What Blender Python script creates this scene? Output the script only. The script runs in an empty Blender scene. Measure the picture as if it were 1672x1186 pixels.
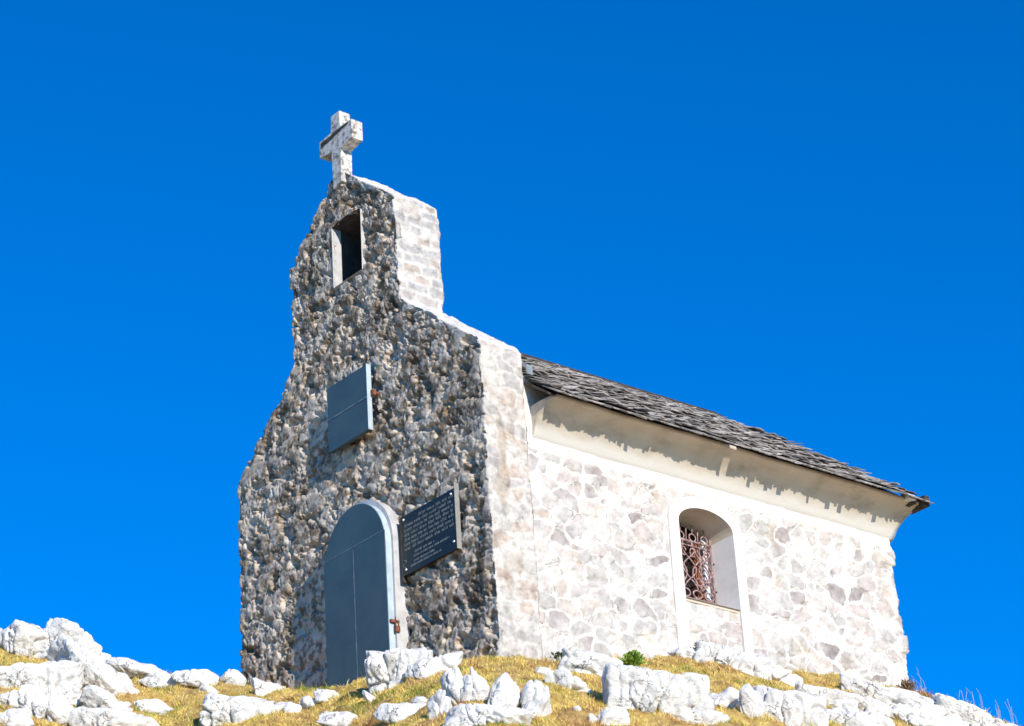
import bpy, bmesh, math, random
import numpy as np
from mathutils import Vector, Matrix
R_ = math.radians
random.seed(7)
SC = bpy.context.scene

# ------------------------------------------------------------------ camera
W0, H0, F0 = 1672.0, 1186.0, 4344.0            # photograph size and focal length in its pixels
CAM = np.array([17.43844569, -14.5471521, -8.19113664])
RV = np.array([0.62677916, 0.77691699, -0.05956405])
UV = np.array([0.37545092, -0.23414209, 0.89677984])
FV = np.array([-0.68277704, 0.5844463, 0.43844958])
cd = bpy.data.cameras.new('camera'); cam = bpy.data.objects.new('camera', cd)
SC.collection.objects.link(cam)
M = Matrix.Identity(4)
for i in range(3):
    M[i][0], M[i][1], M[i][2], M[i][3] = RV[i], UV[i], -FV[i], CAM[i]
cam.matrix_world = M
cd.sensor_fit = 'HORIZONTAL'; cd.sensor_width = 36; cd.lens = 36 * F0 / W0
cd.clip_start = 0.1; cd.clip_end = 5000
SC.camera = cam

# ------------------------------------------------------------------ light
SUN_TO = Vector((4.3, -1.0, 1.5)).normalized()
sl = bpy.data.lights.new('sun', 'SUN'); so = bpy.data.objects.new('sun', sl); SC.collection.objects.link(so)
sl.energy = 5.0; sl.angle = R_(0.5); sl.color = (1.0, 0.92, 0.80)
so.rotation_euler = SUN_TO.to_track_quat('Z', 'Y').to_euler()
wd = bpy.data.worlds.new("World"); SC.world = wd; wd.use_nodes = True
nt = wd.node_tree; nt.nodes.clear()
sky = nt.nodes.new('ShaderNodeTexSky'); sky.sky_type = 'NISHITA'; sky.sun_disc = False
sky.sun_elevation = math.asin(SUN_TO.z); sky.sun_rotation = math.atan2(SUN_TO.x, SUN_TO.y)
sky.altitude = 2000; sky.air_density = 1.0; sky.dust_density = 0.0; sky.ozone_density = 3.0
hs = nt.nodes.new('ShaderNodeMix'); hs.data_type = 'RGBA'; hs.blend_type = 'MULTIPLY'; hs.inputs[0].default_value = 1; hs.inputs[7].default_value = (0.0, 0.785, 1.52, 1)
bg = nt.nodes.new('ShaderNodeBackground'); bg.inputs['Strength'].default_value = 0.13
wo = nt.nodes.new('ShaderNodeOutputWorld')
nt.links.new(sky.outputs[0], hs.inputs[6]); nt.links.new(hs.outputs[2], bg.inputs['Color']); nt.links.new(bg.outputs[0], wo.inputs[0])
SC.view_settings.view_transform = 'Standard'; SC.view_settings.look = 'None'
SC.view_settings.exposure = 0.15; SC.view_settings.gamma = 1.0
SC.cycles.max_bounces = 6; SC.cycles.diffuse_bounces = 4

# ------------------------------------------------------------------ noise helpers (numpy)
def _h(ix, iy, iz, seed):
    h = (ix.astype(np.int64) * 374761393 + iy.astype(np.int64) * 668265263 + iz.astype(np.int64) * 2147483647 + seed * 974634777) & 0xffffffff
    h = ((h ^ (h >> 13)) * 1274126177) & 0xffffffff
    h = ((h ^ (h >> 16)) * 2246822519) & 0xffffffff
    return h ^ (h >> 15)
def rnd(ix, iy, iz, seed): return (_h(ix, iy, iz, seed) & 0xffffff) / float(0xffffff)
_G = np.array([[1,1,0],[-1,1,0],[1,-1,0],[-1,-1,0],[1,0,1],[-1,0,1],[1,0,-1],[-1,0,-1],[0,1,1],[0,-1,1],[0,1,-1],[0,-1,-1]], float)
def perlin(p, seed=0):
    p = np.asarray(p, float); i = np.floor(p).astype(np.int64); f = p - i
    u = f * f * f * (f * (f * 6 - 15) + 10); out = 0
    for dx in (0, 1):
        for dy in (0, 1):
            for dz in (0, 1):
                g = _G[_h(i[:,0]+dx, i[:,1]+dy, i[:,2]+dz, seed) % 12]
                d = f - np.array([dx, dy, dz])
                w = (u[:,0] if dx else 1-u[:,0]) * (u[:,1] if dy else 1-u[:,1]) * (u[:,2] if dz else 1-u[:,2])
                out = out + w * (g * d).sum(1)
    return out
def fbm(p, seed=0, o=4, gain=.5, ridged=False):
    a, s, out = 1., 0., 0.
    p = np.asarray(p, float)
    for k in range(o):
        n = perlin(p * 2 ** k + 17.3 * k, seed + k)
        out = out + a * ((.5 - np.abs(n)) if ridged else n); s += a; a *= gain
    return out / s
def voro(u, v, seed):
    """cell noise: F1, F2, two hashes per cell"""
    iu, iv = np.floor(u).astype(np.int64), np.floor(v).astype(np.int64)
    f1 = np.full(u.shape, 9.); f2 = f1.copy(); ha = np.zeros(u.shape); hb = ha.copy(); z = np.zeros_like(iu)
    for a in (-1, 0, 1):
        for b in (-1, 0, 1):
            cu, cv = iu + a, iv + b
            px = cu + .1 + .8 * rnd(cu, cv, z, seed); py = cv + .1 + .8 * rnd(cu, cv, z, seed + 1)
            d = np.hypot(u - px, v - py); r1 = rnd(cu, cv, z, seed + 2); r2 = rnd(cu, cv, z, seed + 3)
            n = d < f1
            f2 = np.where(n, f1, np.minimum(f2, d)); f1 = np.where(n, d, f1); ha = np.where(n, r1, ha); hb = np.where(n, r2, hb)
    return f1, f2, ha, hb
def sstep(a, b, x):
    t = np.clip((x - a) / (b - a), 0, 1); return t * t * (3 - 2 * t)

# ------------------------------------------------------------------ materials
def mat(name, col=(.5,.5,.5), rough=.9, metal=0., spec=.3):
    m = bpy.data.materials.new(name); m.use_nodes = True
    b = m.node_tree.nodes['Principled BSDF']
    b.inputs['Base Color'].default_value = (*col, 1); b.inputs['Roughness'].default_value = rough
    b.inputs['Metallic'].default_value = metal; b.inputs['Specular IOR Level'].default_value = spec
    return m
def noise_mat(name, stops, scale=5., detail=6, rough=.9, bump=.0, bscale=60., metal=0., dist=.01, attr=None, stretch=(1,1,1), spec=.25, rvar=0.0, mixatt=.5, extra=None):
    """ramp over object-space noise; optionally multiplied with a colour attribute"""
    m = mat(name, stops[0][1], rough, metal, spec); t = m.node_tree; N = t.nodes; L = t.links; b = N['Principled BSDF']
    tc = N.new('ShaderNodeTexCoord'); mp = N.new('ShaderNodeMapping'); mp.inputs['Scale'].default_value = stretch
    L.new(tc.outputs['Object'], mp.inputs[0])
    n = N.new('ShaderNodeTexNoise'); n.inputs['Scale'].default_value = scale; n.inputs['Detail'].default_value = detail; n.inputs['Roughness'].default_value = .62
    L.new(mp.outputs[0], n.inputs['Vector'])
    r = N.new('ShaderNodeValToRGB'); e = r.color_ramp.elements
    while len(e) < len(stops): e.new(.5)
    for k, (p, c) in enumerate(stops): e[k].position = p; e[k].color = (*c, 1)
    L.new(n.outputs['Fac'], r.inputs[0]); out = r.outputs[0]
    if attr:
        a = N.new('ShaderNodeAttribute'); a.attribute_name = attr
        x = N.new('ShaderNodeMix'); x.data_type = 'RGBA'; x.blend_type = 'MULTIPLY'; x.inputs[0].default_value = 1
        L.new(out, x.inputs[6]); L.new(a.outputs['Color'], x.inputs[7]); out = x.outputs[2]
    if extra: out = extra(N, L, mp, out)
    L.new(out, b.inputs['Base Color'])
    if bump > 0:
        n2 = N.new('ShaderNodeTexNoise'); n2.inputs['Scale'].default_value = bscale; n2.inputs['Detail'].default_value = 8; n2.inputs['Roughness'].default_value = .7
        L.new(mp.outputs[0], n2.inputs['Vector'])
        bp = N.new('ShaderNodeBump'); bp.inputs['Strength'].default_value = bump; bp.inputs['Distance'].default_value = dist
        L.new(n2.outputs['Fac'], bp.inputs['Height']); L.new(bp.outputs[0], b.inputs['Normal'])
    return m
def cracks(scale, col, lo=.0, hi=.03, warp=.25, amt=1.):
    def f(N, L, mp, out):
        n = N.new('ShaderNodeTexNoise'); n.inputs['Scale'].default_value = scale * 1.3; n.inputs['Detail'].default_value = 5
        L.new(mp.outputs[0], n.inputs['Vector'])
        mx = N.new('ShaderNodeMix'); mx.data_type = 'RGBA'; mx.blend_type = 'LINEAR_LIGHT'; mx.inputs[0].default_value = warp
        L.new(mp.outputs[0], mx.inputs[6]); L.new(n.outputs['Color'], mx.inputs[7])
        v = N.new('ShaderNodeTexVoronoi'); v.feature = 'DISTANCE_TO_EDGE'; v.inputs['Scale'].default_value = scale
        L.new(mx.outputs[2], v.inputs['Vector'])
        r = N.new('ShaderNodeMapRange'); r.inputs[1].default_value = lo; r.inputs[2].default_value = hi; r.inputs[3].default_value = amt; r.inputs[4].default_value = 0
        L.new(v.outputs['Distance'], r.inputs[0])
        # break the lines up
        n3 = N.new('ShaderNodeTexNoise'); n3.inputs['Scale'].default_value = scale * .8; L.new(mp.outputs[0], n3.inputs['Vector'])
        r3 = N.new('ShaderNodeMapRange'); r3.inputs[1].default_value = .48; r3.inputs[2].default_value = .6; L.new(n3.outputs['Fac'], r3.inputs[0])
        mu = N.new('ShaderNodeMath'); mu.operation = 'MULTIPLY'; L.new(r.outputs[0], mu.inputs[0]); L.new(r3.outputs[0], mu.inputs[1])
        x = N.new('ShaderNodeMix'); x.data_type = 'RGBA'; L.new(mu.outputs[0], x.inputs[0]); L.new(out, x.inputs[6]); x.inputs[7].default_value = (*col, 1)
        return x.outputs[2]
    return f
G = lambda v, w=0.: (v * (1 + w), v, v * (1 - w))
MT = {}
MT['facade'] = noise_mat('rough_rubble_masonry', [(.25, G(.45,.05)), (.45, G(.85,.03)), (.7, G(1.1,.02))], 14, 8, .95, .8, 70, dist=.012, attr='Col')
MT['lime'] = noise_mat('pale_limestone_masonry', [(.3, G(.82,.02)), (.5, G(.98,.01)), (.75, G(1.,.0))], 12, 8, .9, .5, 45, dist=.008, attr='Col')
MT['plaster'] = noise_mat('white_lime_plaster', [(.3, G(.54,.05)), (.5, G(.64,.05)), (.7, G(.68,.04))], 5, 8, .9, .3, 30, dist=.004)
MT['greyplaster'] = noise_mat('grey_door_plaster', [(.3, G(.36,.02)), (.5, G(.48,.02)), (.7, G(.55,.02))], 8, 8, .9, .3, 30, dist=.004)
def lit_foot(N, L, mp, out):
    """lighter tone mixed into the foot of the cove for the light it catches"""
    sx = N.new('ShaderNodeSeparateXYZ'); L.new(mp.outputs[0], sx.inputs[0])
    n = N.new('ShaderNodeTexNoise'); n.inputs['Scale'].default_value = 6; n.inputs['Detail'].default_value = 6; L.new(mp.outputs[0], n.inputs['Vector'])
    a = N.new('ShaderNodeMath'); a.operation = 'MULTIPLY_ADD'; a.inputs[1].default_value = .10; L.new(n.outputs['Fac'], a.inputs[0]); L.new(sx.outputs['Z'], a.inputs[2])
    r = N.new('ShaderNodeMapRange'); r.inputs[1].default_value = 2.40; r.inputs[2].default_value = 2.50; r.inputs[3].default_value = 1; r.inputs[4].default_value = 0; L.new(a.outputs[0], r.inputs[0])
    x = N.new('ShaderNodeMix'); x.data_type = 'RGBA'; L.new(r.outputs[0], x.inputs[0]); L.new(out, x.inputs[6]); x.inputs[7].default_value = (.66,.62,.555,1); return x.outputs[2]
MT['cove'] = noise_mat('lit_foot_cove_render', [(.3, (.40,.335,.25)), (.5, (.57,.48,.37)), (.7, (.62,.54,.43))], 5, 9, .9, .5, 30, dist=.006, stretch=(1,.6,1), extra=lit_foot)
MT['sill_shaded_soffit'] = noise_mat('cream_sill_shaded_soffit_render', [(.3, (.43,.355,.255)), (.5, (.57,.48,.37)), (.7, (.62,.54,.43))], 4, 8, .9, .3, 30, dist=.004, stretch=(1,.4,1))
MT['shingle'] = noise_mat('weathered_wood_shingle', [(.3, G(.5)), (.5, G(.9)), (.7, G(1.1))], 30, 6, .95, .6, 60, attr='Col', stretch=(.25,1,.25), dist=.006)
MT['darkwood'] = noise_mat('dark_old_wood', [(.3, (.03,.025,.02)), (.7, (.09,.075,.06))], 12, 5, .9, .3, 40)
MT['paint'] = noise_mat('slate_blue_metal_paint', [(.3, (.042,.080,.098)), (.5, (.054,.097,.118)), (.7, (.068,.114,.134))], 3.2, 10, .55, .06, 120, dist=.002, spec=.35)
MT['paint_lit_edge'] = noise_mat('pale_blue_sunlit_edge', [(.3, (.34,.42,.47)), (.7, (.5,.58,.62))], 9, 6, .6, .1, 60, dist=.002)  # pale blue of the metal edges carries the sun that strikes them
MT['seam'] = noise_mat('worn_metal_seam', [(.35, (.09,.14,.18)), (.7, (.24,.31,.35))], 14, 4, .6)
MT['rust'] = noise_mat('rusty_iron', [(.3, (.09,.03,.02)), (.7, (.3,.12,.07))], 40, 5, .9, .4, 120)
MT['plaque'] = noise_mat('black_slate_tablet', [(.3, (.009,.014,.016)), (.7, (.02,.028,.03))], 6, 5, .45, .05, 80, spec=.4)
MT['plaque_lit_edge'] = noise_mat('sunlit_tablet_edge', [(.3, (.2,.2,.185)), (.7, (.32,.31,.29))], 9, 5, .8)
MT['letters'] = noise_mat('faded_silver_lettering', [(.3, (.10,.12,.12)), (.7, (.22,.25,.25))], 20, 3, .6)
MT['screw'] = mat('bright_screw', (.7,.7,.7), .4, .3)
MT['iron'] = noise_mat('rusty_pink_painted_iron', [(.35, (.16,.07,.06)), (.5, (.32,.19,.18)), (.65, (.5,.38,.37))], 38, 4, .7)
MT['glass'] = mat('dark_window_glass', (.015,.012,.012), .12, 0, .5)
MT['orangewood'] = noise_mat('orange_brown_wood', [(.3, (.09,.03,.015)), (.7, (.27,.10,.04))], 10, 5, .7, stretch=(1,1,.2))
MT['whitewood'] = noise_mat('white_window_paint', [(.3, G(.5)), (.7, G(.72))], 15, 4, .6)
MT['flash'] = noise_mat('grey_blue_flashing', [(.3, (.16,.19,.20)), (.7, (.27,.30,.30))], 9, 4, .6)
MT['cross'] = noise_mat('weathered_cross_stone', [(.36, (.16,.145,.12)), (.45, (.42,.385,.34)), (.54, (.62,.58,.53)), (.7, (.70,.67,.62))], 16, 10, .9, .3, 50, dist=.005)
MT['niche_shade'] = noise_mat('shade_dark_lining', [(.3, (.03,.032,.035)), (.7, (.085,.075,.06))], 9, 6, .95, .4, 30)  # dark tone of the niche interior is shade painted into the stone
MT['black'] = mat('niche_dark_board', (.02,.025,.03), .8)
def lich(N, L, mp, out):
    out = cracks(2.6, (.06,.057,.053), 0, .028, .6, .95)(N, L, mp, out)
    return cracks(8., (.22,.215,.21), 0, .03, .6, .4)(N, L, mp, out)
MT['rock'] = noise_mat('white_karst_limestone', [(.28, (.30,.29,.28)), (.35, (.56,.55,.53)), (.44, (.76,.735,.69)), (.7, (.82,.795,.755))], 6.5, 12, .92, .8, 18, dist=.035, extra=lich)
def bounce_ground(N, L, mp, out):
    """unseen limestone slope beyond the turf knoll, made pale and warm to bounce light"""
    a = N.new('ShaderNodeAttribute'); a.attribute_name = 'Col'
    n = N.new('ShaderNodeTexNoise'); n.inputs['Scale'].default_value = 1.6; n.inputs['Detail'].default_value = 15; n.inputs['Roughness'].default_value = .75; L.new(mp.outputs[0], n.inputs['Vector'])
    r = N.new('ShaderNodeValToRGB'); e = r.color_ramp.elements; e[0].position = .38; e[0].color = (.42,.33,.20,1); e[1].position = .6; e[1].color = (.70,.62,.50,1); L.new(n.outputs['Fac'], r.inputs[0])
    x = N.new('ShaderNodeMix'); x.data_type = 'RGBA'; L.new(a.outputs['Fac'], x.inputs[0]); L.new(out, x.inputs[6]); L.new(r.outputs[0], x.inputs[7]); return x.outputs[2]
MT['soil'] = noise_mat('dry_turf', [(.3, (.16,.10,.04)), (.45, (.44,.28,.09)), (.6, (.60,.42,.14)), (.75, (.28,.27,.07))], 7, 9, 1., .8, 60, dist=.02, extra=bounce_ground)
MT['grass'] = mat('dry_grass_blades', (.4,.3,.08), .8, 0, .15)
def _g():
    t = MT['grass'].node_tree; a = t.nodes.new('ShaderNodeAttribute'); a.attribute_name = 'Col'; b = t.nodes['Principled BSDF']
    t.links.new(a.outputs['Color'], b.inputs['Base Color'])
_g()
MT['leaf'] = noise_mat('green_leaf', [(.3, (.11,.19,.02)), (.7, (.26,.38,.05))], 30, 3, .6)
MT['leaf_dark'] = noise_mat('dark_green_leaf', [(.3, (.02,.035,.01)), (.7, (.06,.08,.025))], 30, 3, .7)
MT['stalk'] = mat('dry_stalk', (.8,.62,.5), .8)
MT['dead'] = noise_mat('dead_brown_leaf', [(.3, (.10,.06,.04)), (.7, (.32,.22,.15))], 30, 3, .9)

# ------------------------------------------------------------------ mesh helpers
def link(name, me, m, parent=None):
    o = bpy.data.objects.new(name, me); SC.collection.objects.link(o)
    if m: me.materials.append(MT[m] if isinstance(m, str) else m)
    if parent: o.parent = parent
    return o
def tag(o, label=None, cat=None, group=None, kind=None):
    if label: o['label'] = label
    if cat: o['category'] = cat
    if group: o['group'] = group
    if kind: o['kind'] = kind
    return o
def mesh_np(name, V, Fq, m, parent=None, col=None, smooth=True):
    """V (n,3), Fq (k,3|4) arrays"""
    V = np.asarray(V, np.float32); Fq = np.asarray(Fq, np.int32); k, c = Fq.shape
    me = bpy.data.meshes.new(name)
    me.vertices.add(len(V)); me.vertices.foreach_set('co', V.ravel())
    me.loops.add(k * c); me.loops.foreach_set('vertex_index', Fq.ravel())
    me.polygons.add(k); me.polygons.foreach_set('loop_start', np.arange(0, k * c, c, dtype=np.int32)); me.polygons.foreach_set('loop_total', np.full(k, c, np.int32))
    me.update(calc_edges=True)
    if col is not None:
        a = me.color_attributes.new('Col', 'FLOAT_COLOR', 'POINT')
        c4 = np.ones((len(V), 4), np.float32); c4[:, :3] = col; a.data.foreach_set('color', c4.ravel())
    if smooth: me.polygons.foreach_set('use_smooth', np.ones(k, bool))
    return link(name, me, m, parent)
def bm_obj(name, bm, m, parent=None, smooth=False, bevel=0):
    if bevel: bmesh.ops.bevel(bm, geom=bm.edges[:], offset=bevel, segments=2, affect='EDGES', profile=.5)
    bmesh.ops.recalc_face_normals(bm, faces=bm.faces[:])
    me = bpy.data.meshes.new(name); bm.to_mesh(me); bm.free()
    if smooth: me.polygons.foreach_set('use_smooth', [True] * len(me.polygons))
    return link(name, me, m, parent)
def box(bm, x0, x1, y0, y1, z0, z1):
    v = [bm.verts.new((x, y, z)) for z in (z0, z1) for y in (y0, y1) for x in (x0, x1)]
    for f in ((0,2,3,1),(4,5,7,6),(0,1,5,4),(2,6,7,3),(0,4,6,2),(1,3,7,5)): bm.faces.new([v[i] for i in f])
def boxobj(name, b, m, parent, bevel=0):
    bm = bmesh.new(); box(bm, *b); return bm_obj(name, bm, m, parent, bevel=bevel)
def prism(bm, poly, axis, a, b):
    """extrude a 2-D polygon along axis (1: y, poly is x,z; 0: x, poly is y,z)"""
    P = (lambda p, t: (p[0], t, p[1])) if axis == 1 else (lambda p, t: (t, p[0], p[1]))
    A = [bm.verts.new(P(p, a)) for p in poly]; B = [bm.verts.new(P(p, b)) for p in poly]; n = len(poly)
    bm.faces.new(A); bm.faces.new(B[::-1])
    for i in range(n): bm.faces.new((A[i], B[i], B[(i+1) % n], A[(i+1) % n]))
def tube(bm, pts, r, n=6, closed=False):
    pts = [Vector(p) for p in pts]; rings = []; m = len(pts)
    for i, p in enumerate(pts):
        t = (pts[(i+1) % m if closed else min(i+1, m-1)] - pts[(i-1) % m if closed else max(i-1, 0)]).normalized()
        a = t.cross(Vector((1, .01, .02))).normalized(); b = t.cross(a)
        rings.append([bm.verts.new(p + r * (math.cos(2*math.pi*k/n) * a + math.sin(2*math.pi*k/n) * b)) for k in range(n)])
    for i in range(m if closed else m - 1):
        A, B = rings[i], rings[(i+1) % m]
        for k in range(n): bm.faces.new((A[k], A[(k+1) % n], B[(k+1) % n], B[k]))
    if not closed: bm.faces.new(rings[0][::-1]); bm.faces.new(rings[-1])

def wall_tube(name, zs, x0, x1, y0, y1, counts, disp, colf, m, parent, hole=None, cap=True):
    """a rough masonry block: at each height z a rectangle loop (front -Y, right +X, back +Y, left -X), displaced along its normal.
    x0.. y1 are functions of z; disp / colf get (P, side, u, z) -> displacement / colour; hole(P, side)->bool drops faces"""
    nF, nR, nB, nL = counts; nz = len(zs)
    t = lambda n: np.linspace(0, 1, n, endpoint=False)
    X0, X1, Y0, Y1 = (np.array([f(z) for z in zs]) for f in (x0, x1, y0, y1))
    segs, nr, sd = [], [], []
    Z = np.array(zs)
    def seg(ax, ay, bx, by, n, nrm, k):
        T = t(n)[None, :]
        X = ax[:, None] * (1-T) + bx[:, None] * T; Y = ay[:, None] * (1-T) + by[:, None] * T
        segs.append(np.stack([X, Y, np.repeat(Z[:, None], n, 1)], -1))
        N = np.zeros((n, 3)); N[:] = nrm; nr.append(N); sd.append(np.full(n, k))
    seg(X0, Y0, X1, Y0, nF, (0,-1,0), 0); seg(X1, Y0, X1, Y1, nR, (1,0,0), 1); seg(X1, Y1, X0, Y1, nB, (0,1,0), 2); seg(X0, Y1, X0, Y0, nL, (-1,0,0), 3)
    P = np.concatenate(segs, 1); N = np.concatenate(nr, 0); S = np.concatenate(sd); n = P.shape[1]
    st = [0, nF, nF+nR, nF+nR+nB]
    for q in range(4): N[st[q]] = (N[st[q]] + N[st[q]-1])
    N /= np.linalg.norm(N, axis=1)[:, None]
    SS = np.repeat(S[None, :], nz, 0).ravel(); NN = np.repeat(N[None], nz, 0).reshape(-1, 3).copy(); PP = P.reshape(-1, 3)
    # right side leans with the outline: tilt its normal
    sl = np.gradient(X1, Z); NN[SS == 1, 2] -= np.repeat(sl, nR) if True else 0
    sl0 = np.gradient(X0, Z); NN[SS == 3, 2] += np.repeat(sl0, nL)
    NN /= np.linalg.norm(NN, axis=1)[:, None]
    V = PP + NN * disp(PP, SS)[:, None]; C = colf(PP, SS)
    i = np.arange(nz - 1)[:, None] * n; j = np.arange(n)[None, :]; j2 = (j + 1) % n
    Fq = np.stack([i + j, i + j2, i + n + j2, i + n + j], -1).reshape(-1, 4)
    if hole is not None:
        h = hole(PP, SS); Fq = Fq[~(h[Fq].all(1))]
    Ft = None
    if cap:   # close the top with a fan of quads front-to-back is overkill: use one n-gon via extra centre vertex
        c = V[-n:].mean(0); V = np.vstack([V, c]); C = np.vstack([C, C[-1]])
        a = (nz-1)*n + np.arange(n); b = (nz-1)*n + (np.arange(n)+1) % n
        Ft = np.stack([a, b, np.full(n, len(V)-1), np.full(n, len(V)-1)], -1)
    o = mesh_np(name, V, Fq, m, parent, C)
    if Ft is not None:
        bm = bmesh.new(); bm.from_mesh(o.data); bm.verts.ensure_lookup_table()
        for q in Ft: bm.faces.new([bm.verts[q[0]], bm.verts[q[1]], bm.verts[q[2]]]).smooth = True
        bm.to_mesh(o.data); bm.free()
    return o

# ================================================================== THE CHAPEL
chapel = bpy.data.objects.new('chapel', None); SC.collection.objects.link(chapel)
tag(chapel, 'small stone mountain chapel with bell gable, cross and grey shingle roof', 'chapel')

# ---- front wall with its bell gable
zr = [-1.2, 3.13, 3.21, 3.62, 4.12, 4.20, 5.34, 5.50, 5.72, 5.98, 6.02]
xr = [0.02, 0.0, -.05, -.57, -1.19, -1.215, -1.235, -1.42, -1.72, -2.02, -2.06]
zl = [-1.2, 3.15, 3.22, 3.63, 4.10, 4.16, 5.29, 5.60, 5.98, 6.02]
xl = [-4.12, -4.15, -4.12, -3.64, -3.09, -3.05, -3.08, -2.74, -2.32, -2.27]
def fx1(z): return float(np.interp(z, zr, xr))
def fx0(z): return float(np.interp(z, zl, xl))
def stone_uv(P, S):
    u = np.where((S == 0) | (S == 2), P[:,0], P[:,1] + 7.3 * S); return u, P[:,2]
def front_disp(P, S):
    w = fbm(P * 3.1, 5, 3); w2 = fbm(P * 3.1 + 9, 15, 3)
    u, v = stone_uv(P, S)
    u2, v2 = u + .12 * w, v + .12 * w2
    f1, f2, ha, hb = voro(u2 / .24, v2 / .16, 3); g1, g2, ga, gb = voro((u2 + .05*fbm(P*9, 8, 2)) / .075, (v2 + .04*fbm(P*9+5, 8, 2)) / .052, 23)
    ew = .10 * fbm(P * 14, 33, 3)
    stone = sstep(.0, .16, f2 - f1 + ew) * (ha - .1)
    small = sstep(.0, .3, g2 - g1 + ew) * (ga - .2)
    big = fbm(P * 1.9, 31, 3)
    q = P + .05 * np.stack([fbm(P*6, 35, 3), fbm(P*6, 36, 3), fbm(P*6, 37, 3)], -1)
    q = q * np.array([1, 1, 1.25]) + np.array([.4, 0, 0]) * P[:, 2:3]
    rough = sstep(-.25, .25, fbm(P * 2.6, 39, 2))
    crag = fbm(q * 6.8, 41, 6, .66); rid = fbm(q * 13, 51, 4, .6, True); pit = sstep(.04, .20, fbm(q * 4.6, 57, 4, .55))
    d = .028 * stone + .012 * small + .035 * big + (.045 + .045 * rough) * crag + .034 * (rid - .3) - .062 * pit + .004
    d = np.where(d > 0, .016 * np.tanh(d / .016) + .22 * d, d * .95)
    x, z = P[:,0], P[:,2]; calm = sstep(-3.3, -3.05, x) * (1 - sstep(-2.4, -2.2, x)) * (1 - sstep(1.75, 2.0, z)) + sstep(-2.95, -2.8, x) * (1 - sstep(-1.75, -1.6, x)) * sstep(2.45, 2.6, z) * (1 - sstep(3.5, 3.65, z))
    edge = sstep(-3.95, -4.15, x); d = d * (1 - .55 * np.clip(calm, 0, 1)) * (1 - .4 * edge)
    side = .010 * sstep(0, .2, f2 - f1) * ha + .03 * fbm(P * 3.5, 61, 3) + .012 * fbm(P * 14, 71, 3) - .004
    return np.where(S == 0, d, side)
def front_col(P, S):
    w = fbm(P * 3.1, 5, 3); w2 = fbm(P * 3.1 + 9, 15, 3)
    u, v = stone_uv(P, S)
    f1, f2, ha, hb = voro((u + .12*w) / .24, (v + .12*w2) / .16, 3)
    g1, g2, ga, gb = voro((u + .12*w + .05*fbm(P*9, 8, 2)) / .075, (v + .12*w2 + .04*fbm(P*9+5, 8, 2)) / .052, 23)
    pal = np.array([1.40, 1.27, 1.10]) * np.array([[.42,.40,.37],[.36,.345,.34],[.47,.44,.41],[.35,.35,.37],[.44,.38,.34],[.52,.50,.48],[.29,.275,.26],[.46,.44,.43]])
    c = pal[(gb * 7.99).astype(int)] * .6 + pal[(hb * 7.99).astype(int)] * .4
    lich = sstep(.05, .35, fbm(P * 1.6, 91, 4) + .12 * sstep(4.8, 6, P[:,2]))      # dark lichen patches
    c = c * (1 - .38 * lich[:, None]) * np.array([1, 1, 1])
    och = sstep(.12, .3, fbm(P * 4, 93, 3)); c = c * (1 - och[:, None]) + c * np.array([1.06, 1., .88]) * och[:, None]
    k = fbm(P * 9, 191, 5, .65); k2_ = fbm(P * 2.4 + 3, 193, 4, .6)
    crust = sstep(.0, .17, k + .60 * k2_ + .05 + .05 * sstep(3.6, 5.5, P[:,2]) - .05 * sstep(-2.4, -4, P[:,0]))                      # black lichen crust in flecks and patches
    pale = sstep(.05, .25, fbm(P * 11 + 5, 195, 4, .6) - .3 * k2_)    # chipped, fresh stone and lime smears
    c = c * (1 - crust[:, None] * np.array([.58, .61, .65])); c = c * (1 - .5 * pale[:, None]) + np.array([.74, .67, .58]) * .5 * pale[:, None]
    # pale, limewashed sides and coping
    y = P[:,1]
    z_ = (v + .05 * w + .015 * fbm(P * 8, 7, 2)) / .115; row = np.floor(z_).astype(np.int64); o1 = row * 0
    bl = .16 + .16 * rnd(row, o1, o1, 5); x_ = (u + .03 * w2 + rnd(row, o1, o1, 6)) / bl; cl = np.floor(x_).astype(np.int64)
    ka, kb = rnd(row, cl, o1, 7), rnd(row, cl, o1, 8); fx, fz = np.abs(x_ - cl - .5) * bl, np.abs(z_ - row - .5) * .115
    ed = np.minimum(bl / 2 - fx, .0575 - fz) + .022 * fbm(P * 13, 9, 3)
    s = np.array([.66,.625,.57]) * np.ones((len(P), 1)) * (1 + .10 * fbm(P * 6, 96, 4))[:, None]
    st = sstep(.010, .024, ed) * (ka > .3); tint = np.array([[.43,.42,.41],[.52,.47,.43],[.48,.47,.46],[.50,.42,.36]])[(kb * 3.99).astype(int)]
    v1, v2_, va, vb = voro((u + .10*w) / .25 + .15*fbm(P*9, 107, 3), (v + .10*w2) / .15 + .15*fbm(P*16, 118, 2), 203)
    low = (1 - sstep(3.15, 3.5, v)) ; sv = sstep(.12, .22, v2_ - v1) * (va > .3); tv = np.array([[.45,.42,.40],[.54,.48,.43],[.50,.48,.46],[.56,.45,.37]])[(vb * 3.99).astype(int)]
    tint = tint * (1 - low[:, None]) + tv * low[:, None]; st = st * (1 - low) + sv * low * .8
    s = s * (1 - .85 * st[:, None]) + tint * .85 * st[:, None]
    cap = ((v > 3.16) & (v < 4.14)) | (v > 5.36); s = np.where(cap[:, None], np.array([.74, .71, .665]) * (1 + .08 * fbm(P * 6, 96, 4))[:, None], s)      # smooth mortar coping
    # brown run-off patches down the lower column
    br = sstep(.1, .3, fbm(P * np.array([3, 3, 1.2]), 95, 3)) * (P[:,2] < 3); s = s * (1 - .34 * br[:, None] * np.array([.6, .8, 1.]))
    gy = sstep(.0, .3, fbm(P * 5, 99, 4)) * (1 - .7 * cap); s = s * (1 - .20 * gy[:, None])
    isf = ((S == 0) | (S == 3) | (S == 2))[:, None]
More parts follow.
